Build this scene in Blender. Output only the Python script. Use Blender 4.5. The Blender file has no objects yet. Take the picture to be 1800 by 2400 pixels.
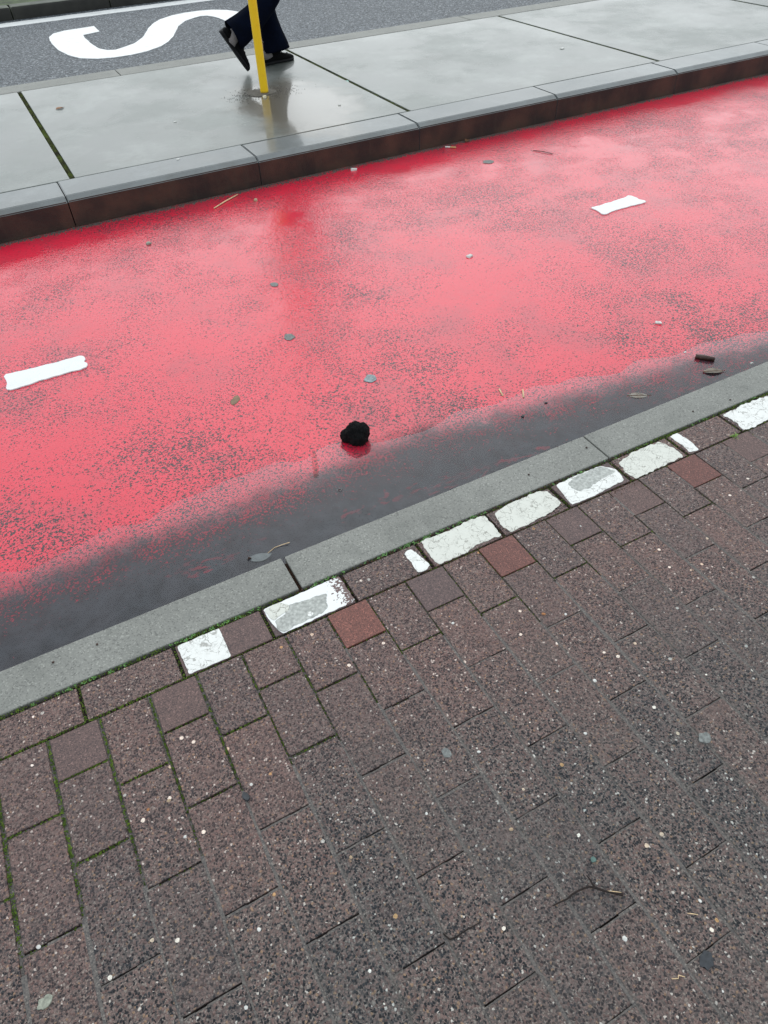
import bpy, bmesh, math, random
from mathutils import Vector, Matrix, noise
from math import radians as rad, pi, sin, cos
random.seed(7)
S = bpy.context.scene
COL = S.collection

# ------------------------------------------------------------------ camera
cd = bpy.data.cameras.new('camera')
cam = bpy.data.objects.new('camera', cd); COL.objects.link(cam)
cd.sensor_fit = 'VERTICAL'; cd.sensor_height = 24.0; cd.lens = 16.475
cd.clip_start = 0.02; cd.clip_end = 500
_r = Vector((0.88073385, -0.47247026, -0.03285946))
_d = Vector((-0.35380334, -0.61022824, -0.70883333))
_f = Vector((0.3148509, 0.6359193, -0.70461022))
M4 = Matrix((( _r.x, -_d.x, -_f.x, 0), (_r.y, -_d.y, -_f.y, 0), (_r.z, -_d.z, -_f.z, 1.36), (0, 0, 0, 1)))
cam.matrix_world = M4
S.camera = cam
# ------------------------------------------------------------------ sky, sun, exposure (overcast)
SUN_EL, SUN_AZ = rad(45), rad(26)          # behind thick cloud, beyond the street
w = bpy.data.worlds.new('World'); S.world = w; w.use_nodes = True
wn = w.node_tree; bg = wn.nodes['Background']
sk = wn.nodes.new('ShaderNodeTexSky'); sk.sky_type = 'NISHITA'; sk.sun_disc = False
sk.sun_elevation = SUN_EL; sk.sun_rotation = SUN_AZ
sk.air_density = 1.0; sk.dust_density = 4.0; sk.ozone_density = 1.0
# cloud cover evens the sky out and takes its colour away
gm = wn.nodes.new('ShaderNodeGamma'); gm.inputs['Gamma'].default_value = 0.30
hs = wn.nodes.new('ShaderNodeHueSaturation'); hs.inputs['Saturation'].default_value = 0.35
mu = wn.nodes.new('ShaderNodeMix'); mu.data_type = 'RGBA'; mu.blend_type = 'MULTIPLY'; mu.inputs[0].default_value = 1.0
mu.inputs[7].default_value = (5.35, 5.75, 5.95, 1)
wn.links.new(sk.outputs[0], gm.inputs['Color']); wn.links.new(gm.outputs[0], hs.inputs['Color']); wn.links.new(hs.outputs[0], mu.inputs[6])
wn.links.new(mu.outputs[2], bg.inputs['Color']); bg.inputs['Strength'].default_value = 0.12
sl = bpy.data.lights.new('sun', 'SUN'); sl.energy = 0.5; sl.angle = rad(90); sl.color = (1, .98, .95)
so = bpy.data.objects.new('sun', sl); COL.objects.link(so)
sd = Vector((sin(SUN_AZ) * cos(SUN_EL), cos(SUN_AZ) * cos(SUN_EL), sin(SUN_EL)))
so.rotation_euler = sd.to_track_quat('Z', 'Y').to_euler()
S.view_settings.view_transform = 'Standard'; S.view_settings.look = 'None'
S.view_settings.exposure = 0.0; S.view_settings.gamma = 1.0
S.view_settings.use_curve_mapping = False

# ------------------------------------------------------------------ helpers
def tag(o, label=None, cat=None, group=None, kind=None):
    if label: o['label'] = label
    if cat: o['category'] = cat
    if group: o['group'] = group
    if kind: o['kind'] = kind
    return o
def link(name, me, mats=(), parent=None, smooth=False):
    if not isinstance(mats, (list, tuple)): mats = [mats]
    if len(me.materials) == 0:
        for m in mats: me.materials.append(m)
    if smooth:
        for p in me.polygons: p.use_smooth = True
    o = bpy.data.objects.new(name, me); COL.objects.link(o)
    if parent: o.parent = parent
    return o
def pyd(name, v, f, mats=(), parent=None, smooth=False):
    me = bpy.data.meshes.new(name); me.from_pydata([tuple(p) for p in v], [], f); me.update()
    return link(name, me, mats, parent, smooth)
def bmo(name, bm, mats=(), parent=None, smooth=False):
    me = bpy.data.meshes.new(name); bm.normal_update(); bm.to_mesh(me); bm.free()
    return link(name, me, mats, parent, smooth)
def empty(name, loc=(0, 0, 0)):
    o = bpy.data.objects.new(name, None); COL.objects.link(o); o.location = loc; o.empty_display_size = .1
    return o
def nz(x, y, z=0.0): return noise.noise(Vector((x, y, z)))
def box_bm(x0, x1, y0, y1, z0, z1, bev=0.0, seg=1):
    bm = bmesh.new()
    bmesh.ops.create_cube(bm, size=1)
    for v in bm.verts:
        v.co = Vector((x0 + (v.co.x + .5) * (x1 - x0), y0 + (v.co.y + .5) * (y1 - y0), z0 + (v.co.z + .5) * (z1 - z0)))
    if bev:
        es = [e for e in bm.edges if max(e.verts[0].co.z, e.verts[1].co.z) > z1 - 1e-6]
        bmesh.ops.bevel(bm, geom=es, offset=bev, segments=seg, affect='EDGES', profile=.6)
    return bm
def loft(rings, cap0=True, cap1=True):
    v = []; f = []; n = len(rings[0])
    for r in rings: v += r
    for i in range(len(rings) - 1):
        for j in range(n):
            a = i * n + j; b = i * n + (j + 1) % n
            f.append((a, b, b + n, a + n))
    if cap0: f.append(tuple(range(n - 1, -1, -1)))
    if cap1: f.append(tuple(range((len(rings) - 1) * n, len(rings) * n)))
    return v, f
def tube(pts, rad_, n=8):
    pts = [Vector(p) for p in pts]; rings = []
    if not isinstance(rad_, (list, tuple)): rad_ = [rad_] * len(pts)
    for i, p in enumerate(pts):
        t = (pts[min(i + 1, len(pts) - 1)] - pts[max(i - 1, 0)]).normalized()
        a = t.cross(Vector((0, 0, 1)))
        if a.length < 1e-3: a = Vector((1, 0, 0))
        a.normalize(); b = a.cross(t).normalized()
        rings.append([p + a * cos(2 * pi * k / n) * rad_[i] + b * sin(2 * pi * k / n) * rad_[i] for k in range(n)])
    return loft(rings)
def jag(pts, step=.006, amp=.0018, seed=0., closed=True, freq=70):
    """subdivide an outline and roughen it"""
    out = []; n = len(pts)
    for i in range(n if closed else n - 1):
        a = Vector(pts[i]).to_2d(); b = Vector(pts[(i + 1) % n]).to_2d(); L = (b - a).length
        m = max(1, int(L / step)); nrm = Vector((-(b - a).y, (b - a).x)).normalized()
        for k in range(m):
            p = a.lerp(b, k / m)
            q = amp * (nz(p.x * freq, p.y * freq, seed) * 1.4 + nz(p.x * freq * 3, p.y * freq * 3, seed + 5) * .6)
            out.append(p + nrm * q)
    return out
def roundp(pts, it=2):
    for _ in range(it):
        o = []
        for i in range(len(pts)):
            a = Vector(pts[i]).to_2d(); b = Vector(pts[(i + 1) % len(pts)]).to_2d()
            o += [a.lerp(b, .25), a.lerp(b, .75)]
        pts = o
    return pts
def plate(name, outline, zf, th, mat, parent=None):
    """closed thin plate; zf = height of its underside (number or function)"""
    z = zf if callable(zf) else (lambda x, y: zf)
    bm = bmesh.new()
    lo = [bm.verts.new((p[0], p[1], z(p[0], p[1]))) for p in outline]
    hi = []
    c = sum((Vector((p[0], p[1])) for p in outline), Vector((0, 0))) / len(outline)
    for p in outline:
        q = Vector((p[0], p[1])); q = q + (c - q).normalized() * min(th * .6, .0006)
        hi.append(bm.verts.new((q.x, q.y, z(q.x, q.y) + th)))
    n = len(outline)
    for i in range(n):
        bm.faces.new((lo[i], lo[(i + 1) % n], hi[(i + 1) % n], hi[i]))
    f = bm.faces.new(hi)
    bmesh.ops.triangulate(bm, faces=[f])
    bmesh.ops.recalc_face_normals(bm, faces=bm.faces)
    return bmo(name, bm, mat, parent)

# ------------------------------------------------------------------ materials
class MT:
    def __init__(s, name):
        s.m = bpy.data.materials.new(name); s.m.use_nodes = True; s.t = s.m.node_tree
        s.b = s.t.nodes['Principled BSDF']; s.g = s.n('ShaderNodeNewGeometry'); s.pos = s.g.outputs['Position']
    def n(s, ty, **kw):
        nd = s.t.nodes.new(ty)
        for k, v in kw.items(): setattr(nd, k, v)
        return nd
    def put(s, sock, v):
        if isinstance(v, bpy.types.NodeSocket): s.t.links.new(v, sock)
        elif v is not None:
            if isinstance(v, (list, tuple)) and len(v) == 3 and sock.type == 'RGBA': v = (*v, 1)
            sock.default_value = v
    def set(s, **kw):
        for k, v in kw.items(): s.put(s.b.inputs[k.replace('_', ' ')], v)
        return s
    def noise(s, sc, det=3, ro=.55, vec=None, dist=0., off=None):
        v = vec or s.pos
        if off is not None: v = s.vm('ADD', v, off)
        n = s.n('ShaderNodeTexNoise'); s.put(n.inputs['Vector'], v)
        n.inputs['Scale'].default_value = sc; n.inputs['Detail'].default_value = det; n.inputs['Roughness'].default_value = ro
        n.inputs['Distortion'].default_value = dist
        return n.outputs['Fac']
    def voro(s, sc, feat='F1', vec=None, rnd=1.0):
        n = s.n('ShaderNodeTexVoronoi', feature=feat); s.put(n.inputs['Vector'], vec or s.pos)
        n.inputs['Scale'].default_value = sc; n.inputs['Randomness'].default_value = rnd
        return n
    def vm(s, op, a, b):
        n = s.n('ShaderNodeVectorMath', operation=op); s.put(n.inputs[0], a)
        if b is not None: s.put(n.inputs[1], b)
        return n.outputs[0]
    def ma(s, op, a, b=None, c=None, clamp=False):
        n = s.n('ShaderNodeMath', operation=op, use_clamp=clamp); s.put(n.inputs[0], a)
        if b is not None: s.put(n.inputs[1], b)
        if c is not None: s.put(n.inputs[2], c)
        return n.outputs[0]
    def step(s, x, a, b, lo=0., hi=1.):
        n = s.n('ShaderNodeMapRange', interpolation_type='SMOOTHSTEP'); s.put(n.inputs[0], x)
        s.put(n.inputs[1], a); s.put(n.inputs[2], b); n.inputs[3].default_value = lo; n.inputs[4].default_value = hi
        return n.outputs[0]
    def lin(s, x, a, b, lo=0., hi=1.):
        n = s.n('ShaderNodeMapRange'); s.put(n.inputs[0], x)
        s.put(n.inputs[1], a); s.put(n.inputs[2], b); n.inputs[3].default_value = lo; n.inputs[4].default_value = hi
        return n.outputs[0]
    def mix(s, f, a, b, bt='MIX'):
        n = s.n('ShaderNodeMix', data_type='RGBA', blend_type=bt); s.put(n.inputs[0], f); s.put(n.inputs[6], a); s.put(n.inputs[7], b)
        return n.outputs[2]
    def ramp(s, f, stops, interp='LINEAR'):
        n = s.n('ShaderNodeValToRGB'); s.put(n.inputs[0], f); cr = n.color_ramp; cr.interpolation = interp
        while len(cr.elements) < len(stops): cr.elements.new(.5)
        for e, (p, c) in zip(cr.elements, stops): e.position = p; e.color = (*c, 1)
        return n.outputs[0]
    def bump(s, h, st=.5, di=.002, nrm=None):
        n = s.n('ShaderNodeBump'); s.put(n.inputs['Height'], h); s.put(n.inputs['Strength'], st); n.inputs['Distance'].default_value = di
        if nrm: s.put(n.inputs['Normal'], nrm)
        return n.outputs[0]
    def xyz(s):
        n = s.n('ShaderNodeSeparateXYZ'); s.put(n.inputs[0], s.pos); return n.outputs
    def rnd(s): return s.n('ShaderNodeObjectInfo').outputs['Random']

def simple(name, col, rough=.6, nsc=0, amt=.3, spec=.5, bst=0., bsc=300, bdi=.001):
    t = MT(name)
    if nsc:
        f = t.noise(nsc, 4)
        c = t.mix(t.lin(f, .3, .7), tuple(x * (1 - amt) for x in col), tuple(min(1, x * (1 + amt)) for x in col))
        t.set(Base_Color=c)
    else: t.set(Base_Color=col)
    t.set(Roughness=rough, Specular_IOR_Level=spec)
    if bst: t.set(Normal=t.bump(t.noise(bsc, 3), bst, bdi))
    return t.m

# exposed-aggregate pavers
def aggregate():
    t = MT('exposed_aggregate')
    X, Y, Z = t.xyz(); r = t.rnd()
    wn1 = t.n('ShaderNodeTexNoise'); t.put(wn1.inputs['Vector'], t.pos); wn1.inputs['Scale'].default_value = 240; wn1.inputs['Detail'].default_value = 2
    wp = t.vm('ADD', t.pos, t.vm('MULTIPLY', t.vm('SUBTRACT', wn1.outputs['Color'], (.5, .5, .5)), (.0060, .0060, 0)))
    v1 = t.voro(225, vec=wp)
    rc = t.n('ShaderNodeSeparateColor'); t.put(rc.inputs[0], v1.outputs['Color'])
    stones = t.ramp(rc.outputs[0], [(0, (.006, .007, .010)), (.30, (.016, .019, .024)), (.48, (.085, .055, .052)), (.60, (.125, .088, .082)), (.74, (.046, .043, .044)), (.86, (.16, .145, .135)), (.935, (.19, .130, .090)), (.978, (.40, .39, .37))], 'CONSTANT')
    v3 = t.voro(480, vec=wp); rc3 = t.n('ShaderNodeSeparateColor'); t.put(rc3.inputs[0], v3.outputs['Color'])
    mortar = t.ramp(rc3.outputs[0], [(0, (.030, .030, .033)), (.22, (.085, .066, .063)), (.50, (.135, .100, .094)), (.74, (.070, .064, .062)), (.90, (.17, .150, .138)), (.978, (.30, .28, .26))], 'CONSTANT')
    mortar = t.mix(t.ma('MULTIPLY', t.noise(14, 3), .5), mortar, (.120, .096, .090))
    d1 = v1.outputs['Distance']
    c = t.mix(t.step(d1, .46, .56), stones, mortar)
    # patches where the face has worn to finer mauve mortar
    fine = t.step(t.noise(9, 4), .56, .72)
    c = t.mix(t.ma('ADD', t.ma('MULTIPLY', fine, .34), t.ma('MULTIPLY', t.ma('GREATER_THAN', t.ma('FRACT', t.ma('MULTIPLY', r, 7.3)), .72), .14)), c, t.mix(t.noise(500, 2), (.085, .062, .059), (.140, .100, .094)))
    # sparse larger pebbles
    v2 = t.voro(52)
    rc2 = t.n('ShaderNodeSeparateColor'); t.put(rc2.inputs[0], v2.outputs['Color'])
    peb = t.ma('MULTIPLY', t.ma('GREATER_THAN', rc2.outputs[0], .962), t.ma('LESS_THAN', t.ma('ADD', v2.outputs['Distance'], t.ma('MULTIPLY', t.noise(260, 1), .12)), .27))
    pcol = t.ramp(rc2.outputs[1], [(0, (.66, .63, .57)), (.4, (.50, .42, .33)), (.58, (.38, .24, .12)), (.72, (.33, .35, .34)), (.86, (.70, .68, .64))], 'CONSTANT')
    c = t.mix(peb, c, pcol)
    # each stone its own tint, then grey sand trodden into the joints
    c = t.mix(t.ma('MULTIPLY', t.step(t.ma('ADD', Y, t.ma('MULTIPLY', t.noise(4, 3), .5)), .65, 1.15), .30), c, t.mix(.5, c, (.155, .098, .092)))
    tint = t.ramp(r, [(0, (1.48, 1.43, 1.40)), (.3, (1.60, 1.51, 1.46)), (.55, (1.74, 1.57, 1.49)), (.8, (1.84, 1.61, 1.52)), (1, (1.54, 1.47, 1.43))])
    c = t.mix(1.0, c, tint, 'MULTIPLY')
    c = t.mix(1.0, c, t.mix(t.step(t.ma('ADD', Y, t.ma('MULTIPLY', t.noise(3, 3), .4)), .45, 1.0), (.96, 1.02, 1.015), (1.10, 1.05, 1.03)), 'MULTIPLY')
    fx = t.ma('ABSOLUTE', t.ma('SUBTRACT', t.ma('FRACT', t.ma('DIVIDE', t.ma('ADD', X, 10.81 + .2203), .10812)), .5))
    dust = t.step(t.ma('ADD', fx, t.ma('MULTIPLY', t.ma('SUBTRACT', t.noise(30, 4), .5), .22)), .40, .52)
    where = t.step(t.ma('ADD', t.ma('SUBTRACT', t.ma('MULTIPLY', X, .75), Y), t.ma('MULTIPLY', t.noise(3, 2), .5)), -.55, .15)
    dust = t.ma('MULTIPLY', t.ma('MULTIPLY', dust, where), .45)
    lo = t.step(t.noise(5, 4), .5, .75)
    dust = t.ma('MAXIMUM', dust, t.ma('MULTIPLY', t.ma('MULTIPLY', lo, where), .30))
    c = t.mix(dust, c, t.mix(t.noise(400, 2), (.085, .080, .071), (.150, .140, .125)))
    h = t.ma('SUBTRACT', 1.0, t.ma('ADD', d1, t.ma('MULTIPLY', v3.outputs['Distance'], .4)))
    h = t.ma('ADD', t.ma('MULTIPLY', h, t.ma('SUBTRACT', 1.0, t.ma('MULTIPLY', dust, .8))), t.ma('MULTIPLY', t.noise(500, 2), .3))
    h = t.ma('ADD', h, t.ma('MULTIPLY', peb, .4))
    t.set(Base_Color=c, Roughness=t.lin(t.noise(60, 3), .3, .7, .38, .68), Normal=t.bump(h, .9, .0048), Specular_IOR_Level=.4)
    return t.m
def fine_paver(name, a, b):
    t = MT(name); r = t.rnd()
    v = t.voro(420); rc = t.n('ShaderNodeSeparateColor'); t.put(rc.inputs[0], v.outputs['Color'])
    c = t.mix(t.noise(22, 5), a, b)
    g = t.ramp(rc.outputs[0], [(0, (.45, .45, .5)), (.3, (.85, .82, .82)), (.75, (1.15, 1.1, 1.08)), (.93, (1.9, 1.8, 1.75))], 'CONSTANT')
    c = t.mix(.75, c, g, 'MULTIPLY')
    c = t.mix(1, c, t.ramp(r, [(0, (.85, .87, .9)), (.5, (1, 1, 1)), (1, (1.12, 1.05, 1.0))]), 'MULTIPLY')
    h = t.ma('ADD', v.outputs['Distance'], t.noise(250, 3))
    t.set(Base_Color=c, Roughness=.62, Normal=t.bump(h, .55, .0015))
    return t.m
M_AGG = aggregate()
M_MAUVE = fine_paver('mauve_concrete', (.105, .072, .068), (.165, .108, .100))
M_BRICK = fine_paver('brick_red_concrete', (.175, .068, .054), (.225, .092, .072))

def kerb_concrete():
    t = MT('kerb_concrete')
    c = t.mix(t.lin(t.noise(3.5, 4), .3, .7), (.212, .213, .192), (.270, .270, .245))
    v = t.voro(330); rc = t.n('ShaderNodeSeparateColor'); t.put(rc.inputs[0], v.outputs['Color'])
    g = t.ramp(rc.outputs[0], [(0, (.45, .45, .45)), (.10, (.88, .88, .88)), (.6, (1.05, 1.05, 1.04)), (.94, (1.5, 1.5, 1.48))], 'CONSTANT')
    c = t.mix(.7, c, g, 'MULTIPLY')
    c = t.mix(t.ma('MULTIPLY', t.step(t.noise(11, 5), .52, .72), .35), c, (.12, .125, .112))
    t.set(Base_Color=c, Roughness=.58, Normal=t.bump(t.ma('ADD', v.outputs['Distance'], t.noise(700, 2)), .45, .0012))
    return t.m
M_KERB = kerb_concrete()

def slab_concrete(name, dry, wet, r0, r1, coat=.5):
    t = MT(name)
    n1 = t.noise(1.3, 5, .6); n2 = t.noise(6, 4); n3 = t.noise(60, 4)
    wetf = t.step(t.ma('ADD', n1, t.ma('MULTIPLY', n2, .30)), .46, .84)
    c = t.mix(wetf, dry, wet)
    c = t.mix(t.ma('MULTIPLY', t.step(t.noise(2.6, 6, .68, off=(4, 4, 0)), .44, .66), .45), c, tuple(x * 1.45 for x in dry))
    c = t.mix(t.ma('MULTIPLY', t.step(t.noise(3.7, 6, .7, off=(8, 1, 0)), .52, .72), .40), c, (.085, .085, .072))
    c = t.mix(t.ma('MULTIPLY', t.step(n3, .45, .8), .30), c, tuple(x * .6 for x in dry))
    v = t.voro(170); rc = t.n('ShaderNodeSeparateColor'); t.put(rc.inputs[0], v.outputs['Color'])
    pit = t.ma('MULTIPLY', t.ma('GREATER_THAN', rc.outputs[0], .965), t.ma('LESS_THAN', v.outputs['Distance'], .33))
    c = t.mix(t.ma('MULTIPLY', pit, .55), c, (.06, .06, .055))
    # soaked patch where water stands round the pole
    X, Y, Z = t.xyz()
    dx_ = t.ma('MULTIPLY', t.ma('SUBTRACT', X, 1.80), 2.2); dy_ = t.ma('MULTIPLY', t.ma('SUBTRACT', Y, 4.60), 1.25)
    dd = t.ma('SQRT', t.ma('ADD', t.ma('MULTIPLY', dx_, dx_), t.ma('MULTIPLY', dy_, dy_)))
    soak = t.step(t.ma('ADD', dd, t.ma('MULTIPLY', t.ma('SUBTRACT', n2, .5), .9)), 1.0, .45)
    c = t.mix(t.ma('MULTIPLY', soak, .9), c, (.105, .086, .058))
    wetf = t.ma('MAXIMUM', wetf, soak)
    bn = t.bump(t.ma('ADD', t.noise(90, 4), t.ma('MULTIPLY', n2, 3)), .12, .002)
    t.set(Base_Color=c, Roughness=t.lin(wetf, 0, 1, .55, .4), Coat_Weight=t.lin(soak, 0, 1, coat, 1.0), Coat_IOR=1.36,
          Coat_Roughness=t.lin(t.ma('ADD', wetf, t.ma('MULTIPLY', t.ma('SUBTRACT', t.noise(9, 5, .7), .5), .7)), 0, 1, r0, r1), Normal=bn)
    t.put(t.b.inputs['Coat Normal'], t.bump(t.ma('ADD', t.ma('MULTIPLY', n3, .25), t.ma('MULTIPLY', n2, 2)), .10, .003))
    return t.m
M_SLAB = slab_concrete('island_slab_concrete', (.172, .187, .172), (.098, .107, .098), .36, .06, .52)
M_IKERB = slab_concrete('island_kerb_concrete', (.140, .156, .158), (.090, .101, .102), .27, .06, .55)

def kerb_face():
    t = MT('stained_kerb_face'); X, Y, Z = t.xyz()
    c = t.mix(t.step(t.noise(5, 5), .35, .7), (.018, .011, .008), (.068, .033, .020))
    st = t.noise(1, 4, vec=t.vm('MULTIPLY', t.pos, (26, 26, 5)))
    c = t.mix(t.ma('MULTIPLY', t.step(st, .5, .75), .5), c, (.045, .034, .022))
    c = t.mix(t.ma('MULTIPLY', t.step(t.noise(160, 3), .62, .72), .6), c, (.006, .006, .006))
    t.set(Base_Color=c, Roughness=.6, Normal=t.bump(t.noise(140, 4), .5, .003))
    return t.m
M_FACE = kerb_face()

def lane_mat():
    t = MT('wet_red_lane'); X, Y, Z = t.xyz()
    big = t.noise(1.5, 3, .5); mid = t.noise(5.5, 4, .55, off=(3.1, 7.7, 0)); mid2 = t.noise(17, 3, off=(9, 2, 0))
    fine = t.noise(145, 2.4, .55, dist=.7); f2 = t.noise(240, 2)
    # worn-through voids: more of them in some areas, none left of the paint in the gutter
    dens = t.ma('ADD', t.ma('MULTIPLY', big, .55), t.ma('MULTIPLY', mid, .45))
    thr = t.lin(dens, .37, .62, .668, .522)
    thr = t.ma('SUBTRACT', thr, t.ma('MULTIPLY', t.step(t.ma('ADD', Y, t.ma('MULTIPLY', X, .10)), 2.25, 1.60), .045))
    edge = t.ma('SUBTRACT', 1.535, t.ma('MULTIPLY', t.ma('MAXIMUM', t.ma('SUBTRACT', X, .9), 0.0), .125))
    g = t.ma('ADD', t.ma('SUBTRACT', Y, edge), t.ma('ADD', t.ma('MULTIPLY', t.ma('SUBTRACT', mid, .5), .13), t.ma('MULTIPLY', t.ma('SUBTRACT', mid2, .5), .08)))
    gut = t.step(g, -.24, .05)                       # 0 in the gutter, 1 on the lane
    thr = t.ma('MULTIPLY', thr, t.lin(gut, 0, 1, .42, 1.0))
    paint = t.ma('SUBTRACT', 1.0, t.step(fine, t.ma('SUBTRACT', thr, .025), t.ma('ADD', thr, .03)))
    # remnants of paint in a ragged band along the gutter
    rem = t.noise(1, 5, .65, vec=t.vm('MULTIPLY', t.pos, (26, 60, 1)))
    band = t.ma('ABSOLUTE', t.ma('SUBTRACT', t.ma('ADD', Y, t.ma('MULTIPLY', t.ma('SUBTRACT', mid2, .5), .12)), t.lin(X, -.5, 1.2, 1.41, 1.30)))
    remb = t.ma('MULTIPLY', t.step(band, .060, .010), t.step(t.noise(4.2, 2, off=(1, 5, 0)), .42, .56))
    paint = t.ma('MAXIMUM', paint, t.ma('MULTIPLY', t.step(rem, t.lin(remb, 0, 1, .80, .50), t.lin(remb, 0, 1, .84, .54)), .42))
    gritl = t.step(t.ma('ADD', Y, t.ma('MULTIPLY', t.ma('SUBTRACT', mid2, .5), .10)), 3.775, 3.815)   # grit against the island kerb
    red = t.mix(mid, (.70, .009, .040), (.78, .016, .056))
    bare = t.mix(t.noise(40, 3), (.050, .022, .028), (.150, .050, .066))
    bare = t.mix(t.step(Y, 2.3, 1.6), bare, t.mix(t.noise(40, 3), (.024, .018, .021), (.075, .045, .052)))
    silt = t.mix(t.lin(t.noise(22, 6, .72), .3, .7), (.009, .013, .018), (.056, .067, .079))
    bare = t.mix(t.step(gut, .0, .5), silt, bare)
    dirt = t.ma('MULTIPLY', t.step(t.noise(3.4, 5, .65, off=(2, 9, 0)), .44, .74), .42)
    red = t.mix(dirt, red, (.30, .050, .070))
    c = t.mix(paint, bare, red)
    # silt lying over the paint at the puddle's margin
    gv = t.ma('ADD', g, t.ma('MULTIPLY', t.ma('SUBTRACT', fine, .5), .34))
    veil = t.ma('MULTIPLY', t.step(gv, .055, -.020), t.lin(t.noise(11, 4), .35, .65, .50, .94))
    c = t.mix(veil, c, t.mix(.30, silt, (.070, .034, .036)))
    c = t.mix(t.ma('MULTIPLY', gritl, .8), c, t.mix(t.noise(150, 3), (.05, .04, .035), (.16, .13, .11)))
    h = t.ma('ADD', t.ma('MULTIPLY', paint, .55), t.ma('ADD', t.ma('MULTIPLY', fine, .6), t.ma('MULTIPLY', f2, .25)))
    h = t.ma('ADD', h, t.ma('MULTIPLY', t.ma('SUBTRACT', 1.0, gut), t.ma('MULTIPLY', t.noise(24, 4), 1.5)))
    bn = t.bump(h, t.lin(gut, 0, 1, .35, .6), .003)
    # water film: flooded smooth areas and areas where the texture breaks through
    film = t.step(dens, .36, .56)
    hc = t.ma('ADD', t.noise(62, 2, .5, dist=.8), t.ma('ADD', t.ma('MULTIPLY', fine, .7), t.ma('MULTIPLY', t.noise(150, 2), .4)))
    cn = t.bump(hc, t.lin(film, 0, 1, .10, .42), .0040)
    t.set(Base_Color=c, Roughness=.55, Specular_IOR_Level=.12, Normal=bn, Coat_IOR=1.55, Coat_Roughness=t.lin(film, 0, 1, .035, .075),
          Coat_Weight=t.ma('MULTIPLY', t.step(g, -.05, .07), t.lin(paint, 0, 1, .60, 1.0)))
    t.put(t.b.inputs['Coat Normal'], cn)
    return t.m
M_LANE = lane_mat()

def asphalt():
    t = MT('wet_asphalt')
    v = t.voro(82); rc = t.n('ShaderNodeSeparateColor'); t.put(rc.inputs[0], v.outputs['Color'])
    c = t.ramp(rc.outputs[0], [(0, (.050, .058, .068)), (.35, (.120, .134, .150)), (.7, (.195, .212, .232)), (.92, (.40, .42, .44))], 'CONSTANT')
    c = t.mix(t.ma('MULTIPLY', t.noise(.8, 3), .3), c, (.070, .078, .088))
    t.set(Base_Color=c, Roughness=.55, Specular_IOR_Level=.35, Normal=t.bump(v.outputs['Distance'], 1.0, .012))
    return t.m
M_ASPH = asphalt()

def water():
    t = MT('puddle_water'); nt = t.t
    tr = t.n('ShaderNodeBsdfTransparent'); tr.inputs[0].default_value = (.94, .965, .98, 1)
    gl = t.n('ShaderNodeBsdfGlossy'); gl.inputs['Roughness'].default_value = .015
    fr = t.n('ShaderNodeFresnel'); fr.inputs['IOR'].default_value = 1.40
    bn = t.bump(t.noise(7, 2), .03, .01)
    t.put(gl.inputs['Normal'], bn); t.put(fr.inputs['Normal'], bn)
    mx = t.n('ShaderNodeMixShader'); t.put(mx.inputs[0], t.ma('MULTIPLY', fr.outputs[0], t.ma('SUBTRACT', 1.0, t.g.outputs['Backfacing'])))
    nt.links.new(tr.outputs[0], mx.inputs[1]); nt.links.new(gl.outputs[0], mx.inputs[2])
    nt.links.new(mx.outputs[0], nt.nodes['Material Output'].inputs['Surface'])
    return t.m
M_WATER = water()

def cracked_paint(name, col, crack=(.30, .29, .26), sc=38, amt=.8):
    t = MT(name)
    p = t.vm('ADD', t.pos, t.vm('MULTIPLY', t.vm('SUBTRACT', t.noisec(22) if False else t.pos, t.pos), (0, 0, 0)))
    wn_ = t.n('ShaderNodeTexNoise'); t.put(wn_.inputs['Vector'], t.pos); wn_.inputs['Scale'].default_value = 60; wn_.inputs['Detail'].default_value = 3
    wv = t.vm('ADD', t.pos, t.vm('MULTIPLY', t.vm('SUBTRACT', wn_.outputs['Color'], (.5, .5, .5)), (.038, .038, .0)))
    e = t.voro(sc, 'DISTANCE_TO_EDGE', wv).outputs['Distance']
    line = t.ma('SUBTRACT', 1.0, t.step(e, .008, .045))
    line = t.ma('MULTIPLY', line, t.step(t.noise(26, 3), .40, .54))
    e2 = t.voro(sc * 2.6, 'DISTANCE_TO_EDGE', wv).outputs['Distance']
    l2 = t.ma('MULTIPLY', t.ma('SUBTRACT', 1.0, t.step(e2, .01, .07)), t.ma('MULTIPLY', t.step(t.noise(23, 2), .45, .62), .45))
    line = t.ma('MULTIPLY', t.ma('MAXIMUM', line, l2), amt)
    c = t.mix(t.ma('MULTIPLY', t.step(t.noise(70, 5), .5, .8), .28), col, tuple(x * .72 for x in col))
    c = t.mix(line, c, crack)
    t.set(Base_Color=c, Roughness=.5, Normal=t.bump(t.ma('SUBTRACT', t.noise(200, 3), t.ma('MULTIPLY', line, 1.2)), .4, .0012))
    return t.m
M_PAINT = cracked_paint('cracked_white_paint', (.84, .84, .80))
M_PAINTG = cracked_paint('weathered_white_paint', (.70, .70, .63), (.27, .26, .22), 48, .9)
M_WORN = simple('worn_grey_paint', (.42, .43, .40), .6, 120, .35)
def flaking():
    t = MT('flaking_white_paint'); X, Y, Z = t.xyz()
    th = t.lin(X, .335, .402, .80, .36)
    f = t.step(t.noise(140, 4), t.ma('SUBTRACT', th, .02), t.ma('ADD', th, .02))
    c = t.mix(f, (.87, .87, .85), (.15, .095, .088))
    t.set(Base_Color=c, Roughness=.55, Normal=t.bump(t.ma('SUBTRACT', 1, f), .5, .001))
    return t.m
M_FLAKE = flaking()
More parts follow.
